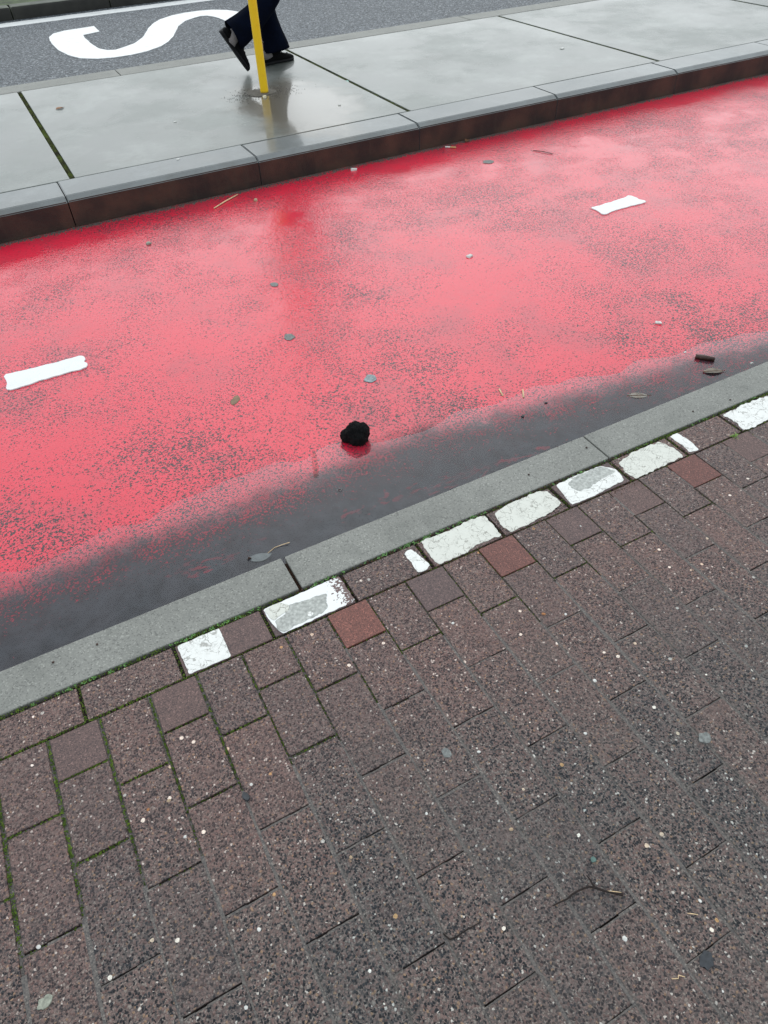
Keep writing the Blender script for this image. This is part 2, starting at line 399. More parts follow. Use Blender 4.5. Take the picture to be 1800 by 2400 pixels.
def road_paint(name, worn=0.):
    t = MT(name)
    c = t.mix(t.ma('MULTIPLY', t.step(t.noise(18, 5), .5, .75), .12 + worn), (.82, .83, .82), (.45, .46, .46))
    gs = t.noise(1, 4, vec=t.vm('MULTIPLY', t.pos, (3.0, 26, 1))); c = t.mix(t.ma('MULTIPLY', t.step(gs, .56, .70), t.ma('MULTIPLY', t.step(t.noise(2.2, 2), .48, .6), worn * 2.2)), c, (.38, .38, .37))
    n1 = t.step(t.noise(130, 4), .68, .74)
    c = t.mix(t.ma('MULTIPLY', n1, .5), c, (.3, .3, .3))
    t.set(Base_Color=c, Roughness=.4, Coat_Weight=.3, Coat_Roughness=.25, Normal=t.bump(t.noise(220, 3), .3, .0015))
    return t.m
M_MARK = road_paint('thermoplastic_marking')
M_SMARK = road_paint('painted_letter', .30)

def moss_mat():
    t = MT('moss')
    c = t.ramp(t.noise(90, 3), [(.30, (.030, .052, .006)), (.50, (.085, .145, .012)), (.70, (.185, .270, .026))])
    t.set(Base_Color=c, Roughness=.8); return t.m
M_MOSS = moss_mat()
M_WEED = simple('weed_leaf', (.10, .24, .055), .5, 60, .5)
M_SAND = fine_paver('joint_sand', (.112, .103, .094), (.158, .144, .130))
M_SOIL = simple('joint_soil', (.040, .032, .024), .85, 160, .6, bst=.7, bsc=300)
M_CRUMB = simple('soil_crumb', (.10, .055, .035), .8, 300, .7)
M_GRIT = simple('road_grit', (.075, .068, .058), .6, 200, .7)
M_GROUND = simple('ground_earth', (.08, .075, .07), .9, 3, .3)
M_FARP = simple('far_mossy_paving', (.050, .075, .022), .8, 8, .6, bst=.6, bsc=60, bdi=.01)

# ------------------------------------------------------------------ levels
ZT = .09            # top of the island
def lane_z(x, y):
    s = max(0., min(1., (x - .8) / 2.0))
    z = -.080 + .030 * (y - 1.21) / 2.6 + .0028 * s
    a = max(0, min(1, (y - 1.2) / .2)) * max(0, min(1, (3.82 - y) / .2))
    return z + a * (.0007 * nz(x * 2.2, y * 2.2, 1.7) + .0007 * nz(x * 7, y * 7, 4.2))
WZ = -.0752

# ------------------------------------------------------------------ setting
g = pyd('ground', [(-60, -60, -.3), (60, -60, -.3), (60, 60, -.3), (-60, 60, -.3)], [(0, 1, 2, 3)], M_GROUND); tag(g, kind='structure')
# red lane
def axis(a, b, fine0, fine1, df, dc):
    o = []; x = a
    while x < b - 1e-6:
        o.append(x); x += df if fine0 <= x < fine1 else dc
    o.append(b); return o
xs = axis(-20, 30, -1.6, 6.0, .025, .6); ys = axis(1.19, 3.835, 0, 10, .028, .028)
v = [(x, y, lane_z(x, y)) for y in ys for x in xs]; nx = len(xs)
f = [(j * nx + i, j * nx + i + 1, (j + 1) * nx + i + 1, (j + 1) * nx + i) for j in range(len(ys) - 1) for i in range(nx - 1)]
lane = pyd('cycle_lane', v, f, M_LANE, smooth=True); tag(lane, kind='structure')
pw = pyd('puddle', [(-20, 1.195, WZ), (30, 1.195, WZ), (30, 2.3, WZ), (-20, 2.3, WZ)], [(0, 1, 2, 3)], M_WATER); tag(pw, kind='structure')

# near kerb
kerb = empty('kerb'); tag(kerb, kind='structure')
kj = [.3005 + .9845 * k for k in range(-6, 9)]
for a, b in zip(kj[:-1], kj[1:]):
    ga = .0045 if abs(a - .3005) < .01 else .0018
    gb = .0045 if abs(b - .3005) < .01 else .0018
    bm = box_bm(a + ga, b - gb, 1.094, 1.2115, -.25, .002, .0035, 2)
    o = bmo('kerb_stone', bm, M_KERB, kerb); o.location.z = random.uniform(-.001, .001)
# soil between the kerb stones and under the pavers
pav = empty('pavement'); tag(pav, kind='structure')
o = pyd('bedding', [(-6, -3.5, -.013), (9, -3.5, -.013), (9, 1.2, -.013), (-6, 1.2, -.013)], [(0, 1, 2, 3)], M_SOIL, pav)

# pavers ------------------------------------------------------------
PW, X0 = .10812, -.2203
def paver_mesh(name, wd, ln):
    bm = box_bm(-wd / 2, wd / 2, -ln / 2, ln / 2, -.06, 0, .0018, 2)
    me = bpy.data.meshes.new(name); bm.to_mesh(me); bm.free(); return me
pm = {}
def get_pm(kind, wd, ln, mat):
    k = (kind, mat.name, round(ln, 4), round(wd, 4))
    if k not in pm:
        me = paver_mesh('paver_' + kind, wd, ln); me.materials.append(mat); pm[k] = me
    return pm[k]
odd = [.985, .876, .698, .4805, .263, .0455, -.172, -.3895, -.607]
even = [.985, .810, .5900, .3725, .155, -.0625, -.280, -.4975]
mossy_joints = []            # (x0,y0,x1,y1,width,moss)
def gapx(x, y):              # joints are wide and mossy at the left, tight at the right
    s = max(0, min(1, (.35 - x + (y - .80) * 1.6) / .7)); return .0034 + .0060 * s
far_v, far_f = [], []
cnt = 0
for k in range(-22, 40):
    xa = X0 + PW * k; rows = odd if k % 2 else even
    for i in range(len(rows) - 1):
        y1, y0 = rows[i], rows[i + 1]; xc = xa + PW / 2; yc = (y0 + y1) / 2
        near = -1.0 < xc < 2.35 and yc > -.40 and not (xc < -.55 and yc < .2) and not (xc > 1.5 and yc < .1)
        gx = gapx(xc, yc); gy = .0060 if yc > .45 and xc < .3 else .0042
        wd = PW - gx; ln = (y1 - y0) - gy
        half = (k % 2) and i == 0
        dark_half = half and (k == 3)
        mat = M_AGG
        if half and not dark_half: mat = M_BRICK if k in (5, 9, 15, 21) else M_MAUVE
        if near:
            o = bpy.data.objects.new('paver', get_pm('half' if half else 'stone', round(wd, 4), ln, mat)); COL.objects.link(o)
            o.parent = pav
            o.location = (xc + random.uniform(-.0008, .0008), yc + random.uniform(-.0008, .0008), random.uniform(-.0014, .0006))
            o.rotation_euler = (random.gauss(.003, .004), random.gauss(0, .004), random.gauss(0, .0035)); cnt += 1
        else:
            b = len(far_v); z = random.uniform(-.0015, .0005)
            X1, X2, Y1, Y2 = xc - wd / 2, xc + wd / 2, yc - ln / 2, yc + ln / 2
            far_v += [(X1, Y1, -.04), (X2, Y1, -.04), (X2, Y2, -.04), (X1, Y2, -.04), (X1, Y1, z - .002), (X2, Y1, z - .002), (X2, Y2, z - .002), (X1, Y2, z - .002),
                      (X1 + .002, Y1 + .002, z), (X2 - .002, Y1 + .002, z), (X2 - .002, Y2 - .002, z), (X1 + .002, Y2 - .002, z)]
            for q in range(4):
                r_ = (q + 1) % 4; far_f += [(b + q, b + r_, b + 4 + r_, b + 4 + q), (b + 4 + q, b + 4 + r_, b + 8 + r_, b + 8 + q)]
            far_f.append((b + 8, b + 9, b + 10, b + 11))
        # cross joint below this stone
        if near: mossy_joints.append((xc - wd / 2, y0, xc + wd / 2, y0, gy))
    mossy_joints.append((xa, .98, xa, -.5, gapx(xa, .5)))
# row of stretchers along the kerb
sj = [-.029 + .2172 * k for k in range(-8, 14)]
paint_info = []
for n_, (a, b) in enumerate(zip(sj[:-1], sj[1:])):
    near = -1.0 < a < 2.4
    mat = M_AGG
    if abs(a + .029) < .01 or abs(a - .1882) < .01 or abs(a - 1.057) < .01: mat = M_MAUVE
    gx = .008 if a < .5 else .010
    o = bpy.data.objects.new('paver', get_pm('stretcher', round(b - a - gx, 4), .0925, mat)); COL.objects.link(o); o.parent = pav
    o.location = ((a + b) / 2, 1.0345, random.uniform(-.001, .0006)); o.rotation_euler = (random.gauss(0, .004), random.gauss(0, .003), random.gauss(0, .004))
    mossy_joints.append((a, .99, a, 1.08, gx))
mossy_joints.append((-1.2, .986, 2.4, .986, .0062)); mossy_joints.append((-1.2, 1.0875, 2.4, 1.0875, .011))
o = pyd('outer_pavers', far_v, far_f, M_AGG, pav); tag(o, kind='stuff')

# sand packed in the long joints, moss and crumbs in the upper and left joints
def moss_amount(x, y):
    a = .95 - max(0, x + .15) * 1.0 - max(0, .74 + .25 * min(0, x + .2) - y) * 4.5
    a = max(a, .50 - max(0, .80 - y) * 3.4 - max(0, x - .9) * .3)
    if y > .95: a = max(a, .55)
    if y > 1.08: a = .9 if (x < .25 or x > 1.35) else .5
    return a + .35 * nz(x * 9, y * 9, 3)
sv, sf = [], []
def prism(V, F, c, ax, wdt, z0, z1):
    pass
for k in range(-12, 28):
    x = X0 + PW * k; y = -.6; wd = PW
    while y < .982:
        y2 = min(y + .04, .984); g_ = gapx(x, y) / 2 + .0022
        m = moss_amount(x, y)
        z = -.0012 - (.0035 if m > .35 else 0) + .0006 * nz(x * 30, y * 30)
        b = len(sv); sv += [(x - g_, y, z), (x + g_, y, z), (x + g_, y2, z + .0004 * nz(y * 90, x)), (x - g_, y2, z)]
        sf.append((b, b + 1, b + 2, b + 3)); y = y2
for (xa, ya, xb, yb, g_) in mossy_joints:
    if abs(xb - xa) > .15 or abs(xb - xa) < .05: continue
    n_ = 5
    for q in range(n_):
        u0 = xa + (xb - xa) * q / n_; u1 = xa + (xb - xa) * (q + 1) / n_
        b = len(sv); z = -.0016 + .0010 * nz(u0 * 40, ya * 40) - (.003 if moss_amount(u0, ya) > .35 else 0)
        top = ya + g_ * (.16 + .55 * nz(u0 * 25, ya * 25, 2)); sv += [(u0, ya - g_ * .5 - .0025, z), (u1, ya - g_ * .5 - .0025, z), (u1, top, z - .0006), (u0, top, z - .0006)]; sf.append((b, b + 1, b + 2, b + 3))
o = pyd('joint_sand', sv, sf, M_SAND, pav); tag(o, kind='stuff')

def tuft(V, F, x, y, z, r, h):
    b = len(V); a0 = random.random() * 6.28
    for q in range(5):
        a = a0 + q * 1.2566; rr = r * random.uniform(.7, 1.25)
        V.append((x + cos(a) * rr, y + sin(a) * rr, z - .001))
    V.append((x + random.uniform(-r, r) * .4, y + random.uniform(-r, r) * .4, z + h))
    for q in range(5): F.append((b + q, b + (q + 1) % 5, b + 5))
mv, mf, cv, cf = [], [], [], []
for (xa, ya, xb, yb, g_) in mossy_joints:
    L = math.hypot(xb - xa, yb - ya); n_ = int(L / .0011)
    horiz = abs(xb - xa) > abs(yb - ya)
    for _ in range(n_):
        t_ = random.random(); x = xa + (xb - xa) * t_; y = ya + (yb - ya) * t_
        if not (-.75 < x < 2.1 and y > .25): continue
        off = random.uniform(-.5, .5) * g_ * 1.05
        if horiz: y += off
        else: x += off
        m = moss_amount(x, y)
        if random.random() < m * .9 - .12:
            hgt = random.uniform(.0010, .0034); tuft(mv, mf, x, y, -.0060 + min(.005, max(0, m) * .005), random.uniform(.0010, .0022), hgt)
        elif y > .93 and random.random() < .22 * (1.0 if x > .25 else .35):
            tuft(cv, cf, x, y, -.005, random.uniform(.0012, .0032), random.uniform(.002, .005))
# crumbs lying about the painted stones at the right
for _ in range(900):
    x = random.uniform(.45, 1.35); y = random.choice((random.gauss(.985, .007), random.gauss(1.086, .006), random.gauss(.985, .012)))
    tuft(cv, cf, x, y, -.001, random.uniform(.0009, .0024), random.uniform(.0012, .003))
for _ in range(260):                      # crumbs down the open kerb joint
    tuft(cv, cf, .3005 + random.uniform(-.004, .004), random.uniform(1.096, 1.195), -.012, random.uniform(.0015, .003), random.uniform(.003, .007))
o = pyd('moss', mv, mf, M_MOSS); tag(o, 'green moss growing in the joints between the pavers', 'moss', kind='stuff')
o = pyd('soil_crumbs', cv, cf, M_CRUMB); tag(o, 'brown soil crumbs in the joints by the white painted pavers', 'soil', kind='stuff')
print('pavers', cnt, 'moss tris', len(mf))

# weeds sprouting along the back of the kerb
def leaf_quad(V, F, base, dirn, ln, wd, up):
    d = Vector((cos(dirn), sin(dirn), up)).normalized(); s = Vector((-sin(dirn), cos(dirn), 0)); b = len(V); p = Vector(base)
    for q, (tt, ww) in enumerate(((0, .25), (.35, .9), (.7, .8), (1., .08))):
        c = p + d * ln * tt - Vector((0, 0, 1)) * (ln * .35 * tt * tt)
        V.append(tuple(c + s * wd * ww * .5)); V.append(tuple(c - s * wd * ww * .5))
    for q in range(3): F.append((b + 2 * q, b + 2 * q + 1, b + 2 * q + 3, b + 2 * q + 2))
wv_, wf_ = [], []
for k in range(230):
    x = random.uniform(-.42, 1.0) if k < 190 else random.uniform(1.0, 2.0)
    if nz(x * 6, 3) < -.12: continue
    y = 1.0885 + random.uniform(-.004, .006)
    for q in range(random.randint(2, 5)):
        leaf_quad(wv_, wf_, (x, y, -.003), random.random() * 6.28, random.uniform(.004, .0105), random.uniform(.002, .0042), random.uniform(.4, 1.6))
o = pyd('weeds', wv_, wf_, M_WEED); tag(o, 'tiny green weeds sprouting along the back edge of the near kerb', 'weeds', kind='stuff')
gv, gf = [], []
for q in range(26): leaf_quad(gv, gf, (1.671 + random.uniform(-.004, .004), .982 + random.uniform(-.003, .003), -.002), random.random() * 6.28, random.uniform(.012, .024), .0022, random.uniform(.5, 2.0))
o = pyd('grass_tuft', gv, gf, simple('grass_blade', (.22, .38, .07), .5, 80, .4)); tag(o, 'small bright green grass tuft between pavers beside the painted stone', 'grass tuft')

# white paint on the stretchers -------------------------------------
PZ = .0006
def softc(pts, d=.006):
    o = []
    for i in range(len(pts)):
        p = Vector(pts[i]).to_2d(); a = Vector(pts[i - 1]).to_2d(); b = Vector(pts[(i + 1) % len(pts)]).to_2d()
        da = min(d, (a - p).length * .4); db = min(d, (b - p).length * .4)
        o += [p + (a - p).normalized() * da, p + ((a - p).normalized() * da + (b - p).normalized() * db) * .22, p + (b - p).normalized() * db]
    return o
def patch(pts, mat, z=PZ, th=.0009, amp=.0022, seed=0, rnd=1, name='paint_patch'):
    return plate(name, jag(softc(pts), .003, amp, seed, freq=60), z, th, mat, pav)
patch([(-.020, 1.078), (.083, 1.079), (.082, .989), (-.017, .990)], M_PAINT, seed=1, amp=.0014)
patch([(.193, 1.078), (.401, 1.082), (.402, .991), (.21, .988), (.205, 1.0), (.198, 1.03)], M_FLAKE, seed=2, amp=.0016)
patch([(.233, 1.063), (.35, 1.047), (.335, 1.010), (.318, .996), (.214, .992), (.203, 1.006), (.205, 1.03), (.24, 1.04)], M_WORN, z=.0016, th=.0004, seed=3, amp=.003)
patch([(.196, 1.072), (.232, 1.078), (.255, 1.062), (.248, 1.042), (.222, 1.040), (.206, 1.032), (.199, 1.05)], M_PAINTG, z=.0016, th=.0012, seed=4)
patch([(.280, 1.012), (.292, 1.016), (.298, 1.005), (.285, 1.000)], M_PAINT, z=.0021, th=.0005, seed=5, amp=.0008, rnd=2)
patch([(.578, 1.066), (.604, 1.072), (.612, 1.04), (.619, .998), (.600, .989), (.578, .992), (.581, 1.03)], M_PAINT, seed=6)
patch([(.639, 1.082), (.72, 1.078), (.80, 1.084), (.838, 1.078), (.836, .995), (.76, .998), (.72, .988), (.639, .988), (.634, 1.02)], M_PAINTG, seed=7, amp=.003)
patch([(.866, 1.073), (.92, 1.082), (1.02, 1.083), (1.044, 1.070), (1.047, 1.012), (1.00, .998), (.93, .992), (.862, .992), (.856, 1.02)], M_PAINTG, seed=8, amp=.0032)
patch([(1.078, 1.078), (1.150, 1.082), (1.238, 1.079), (1.268, 1.045), (1.258, .998), (1.15, .991), (1.066, .992)], M_PAINT, seed=9, amp=.0018)
patch([(1.110, 1.066), (1.17, 1.080), (1.235, 1.077), (1.262, 1.040), (1.20, 1.032), (1.150, 1.022), (1.112, 1.029)], M_WORN, z=.0016, th=.0004, seed=10, amp=.004)
patch([(1.292, 1.062), (1.36, 1.080), (1.46, 1.076), (1.480, 1.03), (1.472, .992), (1.38, .988), (1.288, .986), (1.282, 1.02)], M_PAINTG, seed=11, amp=.004)
patch([(1.504, 1.080), (1.536, 1.081), (1.541, 1.03), (1.534, .990), (1.515, .992), (1.501, .997), (1.507, 1.04)], M_PAINT, seed=12)
patch([(1.718, 1.072), (1.82, 1.082), (1.915, 1.074), (1.90, 1.03), (1.83, .994), (1.76, .984), (1.715, .992), (1.728, 1.03)], M_PAINT, seed=13, amp=.004)

# ------------------------------------------------------------------ lane markings and things lying on the lane
def lz(x, y): return lane_z(x, y) + .0005
def dash(pts, label, seed):
    o = plate('lane_dash', jag(roundp(pts, 1), .006, .003, seed, freq=28), lz, .004, M_MARK); return tag(o, label, 'road marking', 'white dashes along the middle of the red lane')
dash([(-.243, 2.622), (-.20, 2.612), (-.10, 2.606), (.0, 2.600), (.038, 2.603), (.050, 2.57), (.036, 2.553), (.050, 2.53), (.036, 2.505), (-.05, 2.512), (-.15, 2.506), (-.225, 2.500), (-.246, 2.515), (-.238, 2.56)], 'white dash with lumpy ends at the left of the red lane', 1)
dash([(2.528, 2.654), (2.56, 2.645), (2.66, 2.650), (2.76, 2.655), (2.790, 2.664), (2.805, 2.62), (2.798, 2.60), (2.812, 2.565), (2.79, 2.553), (2.70, 2.560), (2.60, 2.563), (2.55, 2.550), (2.524, 2.556), (2.535, 2.60)], 'white dash at the right of the red lane near the island', 2)

# black lump in the water
def rock():
    bm = bmesh.new(); bmesh.ops.create_icosphere(bm, subdivisions=5, radius=1)
    lobes = [((-.62, .05, -.10), .56), ((.05, .05, .35), .70), ((.50, .05, .28), .62), ((.15, -.25, -.1), .75), ((.55, -.05, -.2), .5), ((-.25, -.1, .15), .62)]
    for vv in bm.verts:
        d = vv.co.normalized(); best = .35
        for c, r in lobes:
            c = Vector(c); b_ = d.dot(c); q = b_ * b_ - c.length_squared + r * r
            if q > 0: best = max(best, b_ + math.sqrt(q))
        p = d * best
        p += d * (.09 * nz(*(p * 3.1)) + .07 * nz(*(p * 8)) + .055 * nz(*(p * 19)) + .045 * nz(*(p * 38)))
        vv.co = Vector((p.x * .041, p.y * .036, p.z * .047))
    t = MT('black_tarry_stone')
    c = t.mix(t.step(t.noise(260, 4), .55, .75), (.0025, .0025, .003), (.014, .014, .013))
    t.set(Base_Color=c, Roughness=t.lin(t.noise(300, 2), .55, .68, .85, .25), Specular_IOR_Level=.22, Normal=t.bump(t.noise(380, 4), 1.0, .0035))
    o = bmo('rock', bm, t.m, smooth=True); o.location = (.718, 1.632, WZ + .021); o.rotation_euler = (0, 0, rad(-24))
    return tag(o, 'black lumpy rock standing in the shallow puddle', 'rock')
rock()

M_DRY = simple('dead_leaf', (.20, .165, .13), .55, 60, .4)
M_DRYB = simple('brown_leaf', (.16, .07, .03), .6, 80, .4)
M_BARK = simple('wet_bark', (.045, .020, .013), .45, 90, .6, bst=.6, bsc=260)
M_TWIG = simple('twig_bark', (.014, .006, .004), .75, 160, .8, bst=.5, bsc=400)
M_STRAW = simple('straw', (.72, .52, .30), .5, 120, .3)
M_WHITE = simple('white_stone', (.66, .65, .61), .5, 120, .25)
M_GUM = simple('trodden_gum', (.19, .20, .19), .7, 160, .45, bst=.4, bsc=300)
M_GUMP = simple('pale_gum', (.30, .31, .25), .7, 160, .4, bst=.4, bsc=300)
M_GUMD = simple('dark_gum', (.030, .034, .040), .5, 160, .4, bst=.4, bsc=300)

def leaf(label, x, y, z, ln, wd, ang, mat, curl=.12, cat='leaf', name='dead_leaf'):
    n = 12; m = 6; V = []; F = []
    for i in range(n + 1):
        t = i / n; w_ = wd * .5 * (sin(pi * t) ** .8) * (1 + .08 * nz(i * 1.7, x * 9)) + .0006
        for j in range(m + 1):
            s = j / m * 2 - 1
            V.append(((t - .5) * ln, s * w_, curl * ln * (.25 * s * s * sin(pi * t) + .10 * sin(pi * t)) + .0008 * nz(t * 6, s * 3, x)))
    for i in range(n):
        for j in range(m):
            a = i * (m + 1) + j; F.append((a, a + 1, a + m + 2, a + m + 1))
    r = empty(name, (x, y, z)); r.rotation_euler.z = ang
    o = pyd('blade', V, F, mat, r, True); sm = o.modifiers.new('s', 'SOLIDIFY'); sm.thickness = .0006
    st = [((-.5 + .5 * k / 4 * 2.3) * ln, .0006 * sin(k), .0013 + curl * ln * .1 * sin(pi * min(1, k / 4 * 1.1))) for k in range(5)]
    v_, f_ = tube(st, [.0011, .001, .0009, .0008, .0006], 6); pyd('stem', v_, f_, M_DRYB, r)
    return tag(r, label, cat)
leaf('pale dead leaf half sunk in the puddle near the kerb joint', 1.657, 1.358, WZ - .001, .070, .030, rad(-30), M_DRY, .04)
leaf('curled pale leaf with brown tips beside the bark stick', 1.977, 1.330, WZ + .002, .072, .030, rad(-28), M_DRY, .18)
leaf('reddish brown leaf scrap against the island kerb', 2.542, 3.785, lane_z(2.5, 3.78) + .006, .040, .030, rad(40), M_DRYB, .6)
leaf('small orange leaf on the left island slab', .501, 5.406, ZT + .002, .055, .035, rad(20), simple('orange_leaf', (.33, .15, .06), .55, 80, .3), .25)
# feather-like leaf with a long pale stalk
r = empty('stalked_leaf', (.30, 1.315, WZ))
V, F = [], []
for i in range(11):
    t = i / 10; w_ = .019 * (sin(pi * min(1, .1 + t * .9)) ** .7) + .0006
    cx = -.063 + .055 * t; cy = .006 - .010 * t
    V += [(cx, cy + w_ * .55, -.0012), (cx + .002, cy, -.0006), (cx + .006 * t, cy - w_, -.0012)]
for i in range(10):
    for j in range(2): F.append((i * 3 + j, i * 3 + j + 1, i * 3 + j + 4, i * 3 + j + 3))
o = pyd('blade', V, F, simple('soaked_leaf', (.085, .095, .095), .35, 70, .3), r, True)
v_, f_ = tube([(-.012, -.001, .0006), (.012, .008, .0018), (.035, .006, .003), (.055, .003, .004)], [.0009, .0010, .0011, .0013], 6); pyd('stalk', v_, f_, M_STRAW, r)
v_, f_ = tube([(-.070, .004, 0), (-.064, .006, .004), (-.058, .004, .001)], [.001, .0035, .001], 6); pyd('seed_head', v_, f_, M_BARK, r)
tag(r, 'soaked grey leaf with long pale stalk floating by the near kerb', 'leaf')
# bark stick in water
def stick(name, label, pts, rads, mat, cat='twig', n=8, group=None):
    v_, f_ = tube(pts, rads, n)
    v_ = [Vector(p) + Vector((nz(*(Vector(p) * 90)), nz(*(Vector(p) * 90 + Vector((5, 5, 5)))), 0)) * .0006 for p in v_]
    o = pyd(name, v_, f_, mat, smooth=True); return tag(o, label, cat, group)
stick('bark_stick', 'short thick dark brown stick in the puddle at right', [(1.992, 1.428, WZ + .006), (2.012, 1.405, WZ + .0065), (2.034, 1.378, WZ + .006)], [.0085, .0095, .008], M_BARK, 'stick', 10)
stick('straw_bit', 'left of two short straw bits standing in the puddle edge', [(1.263, 1.588, WZ + .001), (1.268, 1.605, WZ + .002), (1.273, 1.625, WZ + .004)], [.0028, .003, .0026], M_STRAW, 'straw', 8, 'straw bits at the puddle edge')
stick('straw_bit', 'right of two short straw bits standing in the puddle edge', [(1.318, 1.545, WZ + .001), (1.328, 1.560, WZ + .002), (1.340, 1.580, WZ + .004)], [.0028, .003, .0026], M_STRAW, 'straw', 8, 'straw bits at the puddle edge')
stick('straw', 'thin yellow straw on the red lane below the island kerb', [(.919, 3.657, lane_z(.92, 3.66) + .004), (1.0, 3.71, lane_z(1, 3.7) + .005), (1.085, 3.761, lane_z(1.08, 3.76) + .004)], [.003, .0035, .003], M_STRAW, 'straw')
stick('twig', 'thin brown twig on the pink lane at upper right', [(2.777, 3.448, lane_z(2.78, 3.45) + .003), (2.81, 3.40, lane_z(2.8, 3.4) + .005), (2.835, 3.343, lane_z(2.83, 3.34) + .003)], [.0016, .0020, .0014], M_TWIG)
cg = empty('cigarette_end', (2.405, 3.748, lane_z(2.4, 3.75) + .005)); cg.rotation_euler.z = rad(-43)
v_, f_ = tube([(-.034, 0, 0), (-.005, 0, 0)], .0042, 10); pyd('paper', v_, f_, M_WHITE, cg)
v_, f_ = tube([(-.005, 0, 0), (.03, 0, -.0004)], .0044, 10); pyd('filter', v_, f_, simple('cork_filter', (.5, .30, .12), .6, 90, .3), cg)
tag(cg, 'cigarette end lying against the foot of the island kerb', 'cigarette end')

# forked twig on the pavers
tw = empty('forked_twig', (.47, .2, 0))
def rel(P, o=(.47, .2)): return [(x - o[0], y - o[1], z) for x, y, z in P]
def wob(P): return P
main = [(.401, .221, .003), (.414, .2195, .004), (.430, .2175, .0035), (.441, .219, .004), (.455, .2185, .005), (.466, .2165, .0055), (.475, .2145, .006), (.484, .207, .0065), (.496, .1945, .0055), (.507, .1855, .005), (.519, .176, .0045)]
v_, f_ = tube(rel(main), [.0010, .0014, .0015, .0018, .0016, .0018, .0018, .0023, .0020, .0024, .0032], 7); pyd('stem', v_, f_, M_TWIG, tw)
v_, f_ = tube(rel([(.484, .207, .0065), (.4825, .215, .0075), (.484, .222, .007), (.4835, .231, .0065)]), [.0020, .0018, .0017, .0010], 7); pyd('branch', v_, f_, M_TWIG, tw)
v_, f_ = tube(rel([(.496, .195, .0065), (.507, .1875, .0068), (.518, .180, .0062)]), [.0006, .0009, .0006], 6); pyd('torn_bark', v_, f_, M_STRAW, tw)
tag(tw, 'dark forked twig lying on the pavers at lower right', 'twig')
stick('twig', 'small hooked twig in a paver joint at bottom centre', [(.212, .276, .002), (.217, .263, .003), (.228, .2615, .002), (.252, .262, .0015), (.279, .2605, .001)], [.0013, .0016, .0013, .0010, .0006], M_TWIG)
stick('twig', 'tiny crooked straw on the paver beside the dark gum', [(.503, .043, .002), (.512, .038, .003), (.516, .041, .003), (.524, .034, .002)], [.0008, .001, .0009, .0006], M_STRAW)
stick('twig', 'tiny pale straw to the right of the forked twig', [(.596, .101, .002), (.603, .096, .0025), (.610, .091, .002)], [.0007, .0009, .0007], M_STRAW)

# trodden gum spots
def gum(label, x, y, rx, ry, ang, mat, zf=lambda x, y: -.0005, th=.0016):
    P = []
    for k in range(22):
        a = 2 * pi * k / 22; q = 1 + .28 * nz(cos(a) * 1.6 + x * 31, sin(a) * 1.6 + y * 17)
        u = Vector((cos(a) * rx * q, sin(a) * ry * q)); u.rotate(Matrix.Rotation(ang, 2)); P.append((x + u.x, y + u.y))
    o = plate('gum_spot', P, zf, th, mat); return tag(o, label, 'gum')
gum('dark grey gum spot on paver at lower right corner', .573, .035, .015, .011, .5, M_GUMD)
gum('greenish grey gum spot on paver above the forked twig', .514, .247, .006, .005, 0, simple('green_gum', (.09, .16, .14), .6, 90, .3))
gum('pale grey gum spot on the pavers near the centre', .389, .551, .009, .011, .4, M_GUM)
gum('grey flattened gum spot on pavers at the right edge', .866, .322, .014, .012, .1, M_GUM)
gum('pale yellowish gum spot on paver at the lower left corner', -.41, .504, .012, .0095, .3, M_GUMP)
gum('black blob stuck in the paver joint left of centre', -.002, .664, .0065, .010, .2, M_GUMD, th=.005)
gum('small grey gum spot on the red lane under the person reflection', .774, 2.318, .019, .024, 0, M_GUM, lz, .002)
gum('ragged pale blue grey gum spot on red lane above the rock', .917, 1.911, .024, .022, .7, simple('bluish_gum', (.22, .27, .28), .5, 120, .5), lz, .002)
gum('faint brown spot on the red lane left of the rock', .451, 2.035, .026, .014, .9, simple('brown_spot', (.22, .14, .08), .6, 60, .3), lz, .0012)
gum('tiny grey spot on the red lane below the pole', .882, 2.742, .016, .02, 0, M_GUM, lz, .002)
gum('grey spot on pink lane below the island kerb at right', 2.46, 3.441, .03, .028, 0, M_GUM, lz, .002)

# single pebbles and chips
def pebble(label, x, y, z, r, mat, flat=.6, group=None, name='pebble'):
    bm = bmesh.new(); bmesh.ops.create_icosphere(bm, subdivisions=2, radius=1); e = random.uniform(.7, 1); a = random.random() * 3
    for vv in bm.verts:
        p = vv.co * (1 + .22 * nz(*(vv.co * 1.3 + Vector((x * 40, y * 40, 0))))); vv.co = Vector((p.x * r, p.y * r * e, p.z * r * flat))
    o = bmo(name, bm, mat, smooth=True); o.location = (x, y, z + r * flat * .55); o.rotation_euler.z = a
    if label is None: o.parent = pav; return o
    return tag(o, label, 'pebble', group)
M_TAN = simple('tan_stone', (.42, .30, .19), .5, 150, .25)
M_RUST = simple('rust_stone', (.36, .15, .05), .5, 150, .25)
G1 = 'loose white pebbles on the pavers'
for i, (x, y) in enumerate([(-.130, .649), (.016, .683), (-.063, .434), (-.122, .339), (-.407, .593), (.031, .333), (.76, .535), (.662, .448), (.819, .709), (.573, .818), (.276, .489), (.787, .24), (.631, .105), (.477, .123), (.202, .258), (.563, -.009), (1.036, .919), (.291, .465), (.611, .584), (.448, .521), (.171, .164)]):
    pebble(None, x, y, -.0035, random.uniform(.0036, .0052), M_WHITE, .6, G1)
G2 = 'loose tan pebbles on the pavers'
for i, (x, y) in enumerate([(-.179, .734), (-.138, .732), (.129, .464), (.774, .735), (1.06, .654), (.415, .363), (.542, .371), (.254, .284)]):
    pebble(None, x, y, -.0035, random.uniform(.004, .0055), M_TAN if i % 3 else M_RUST, .6, G2)
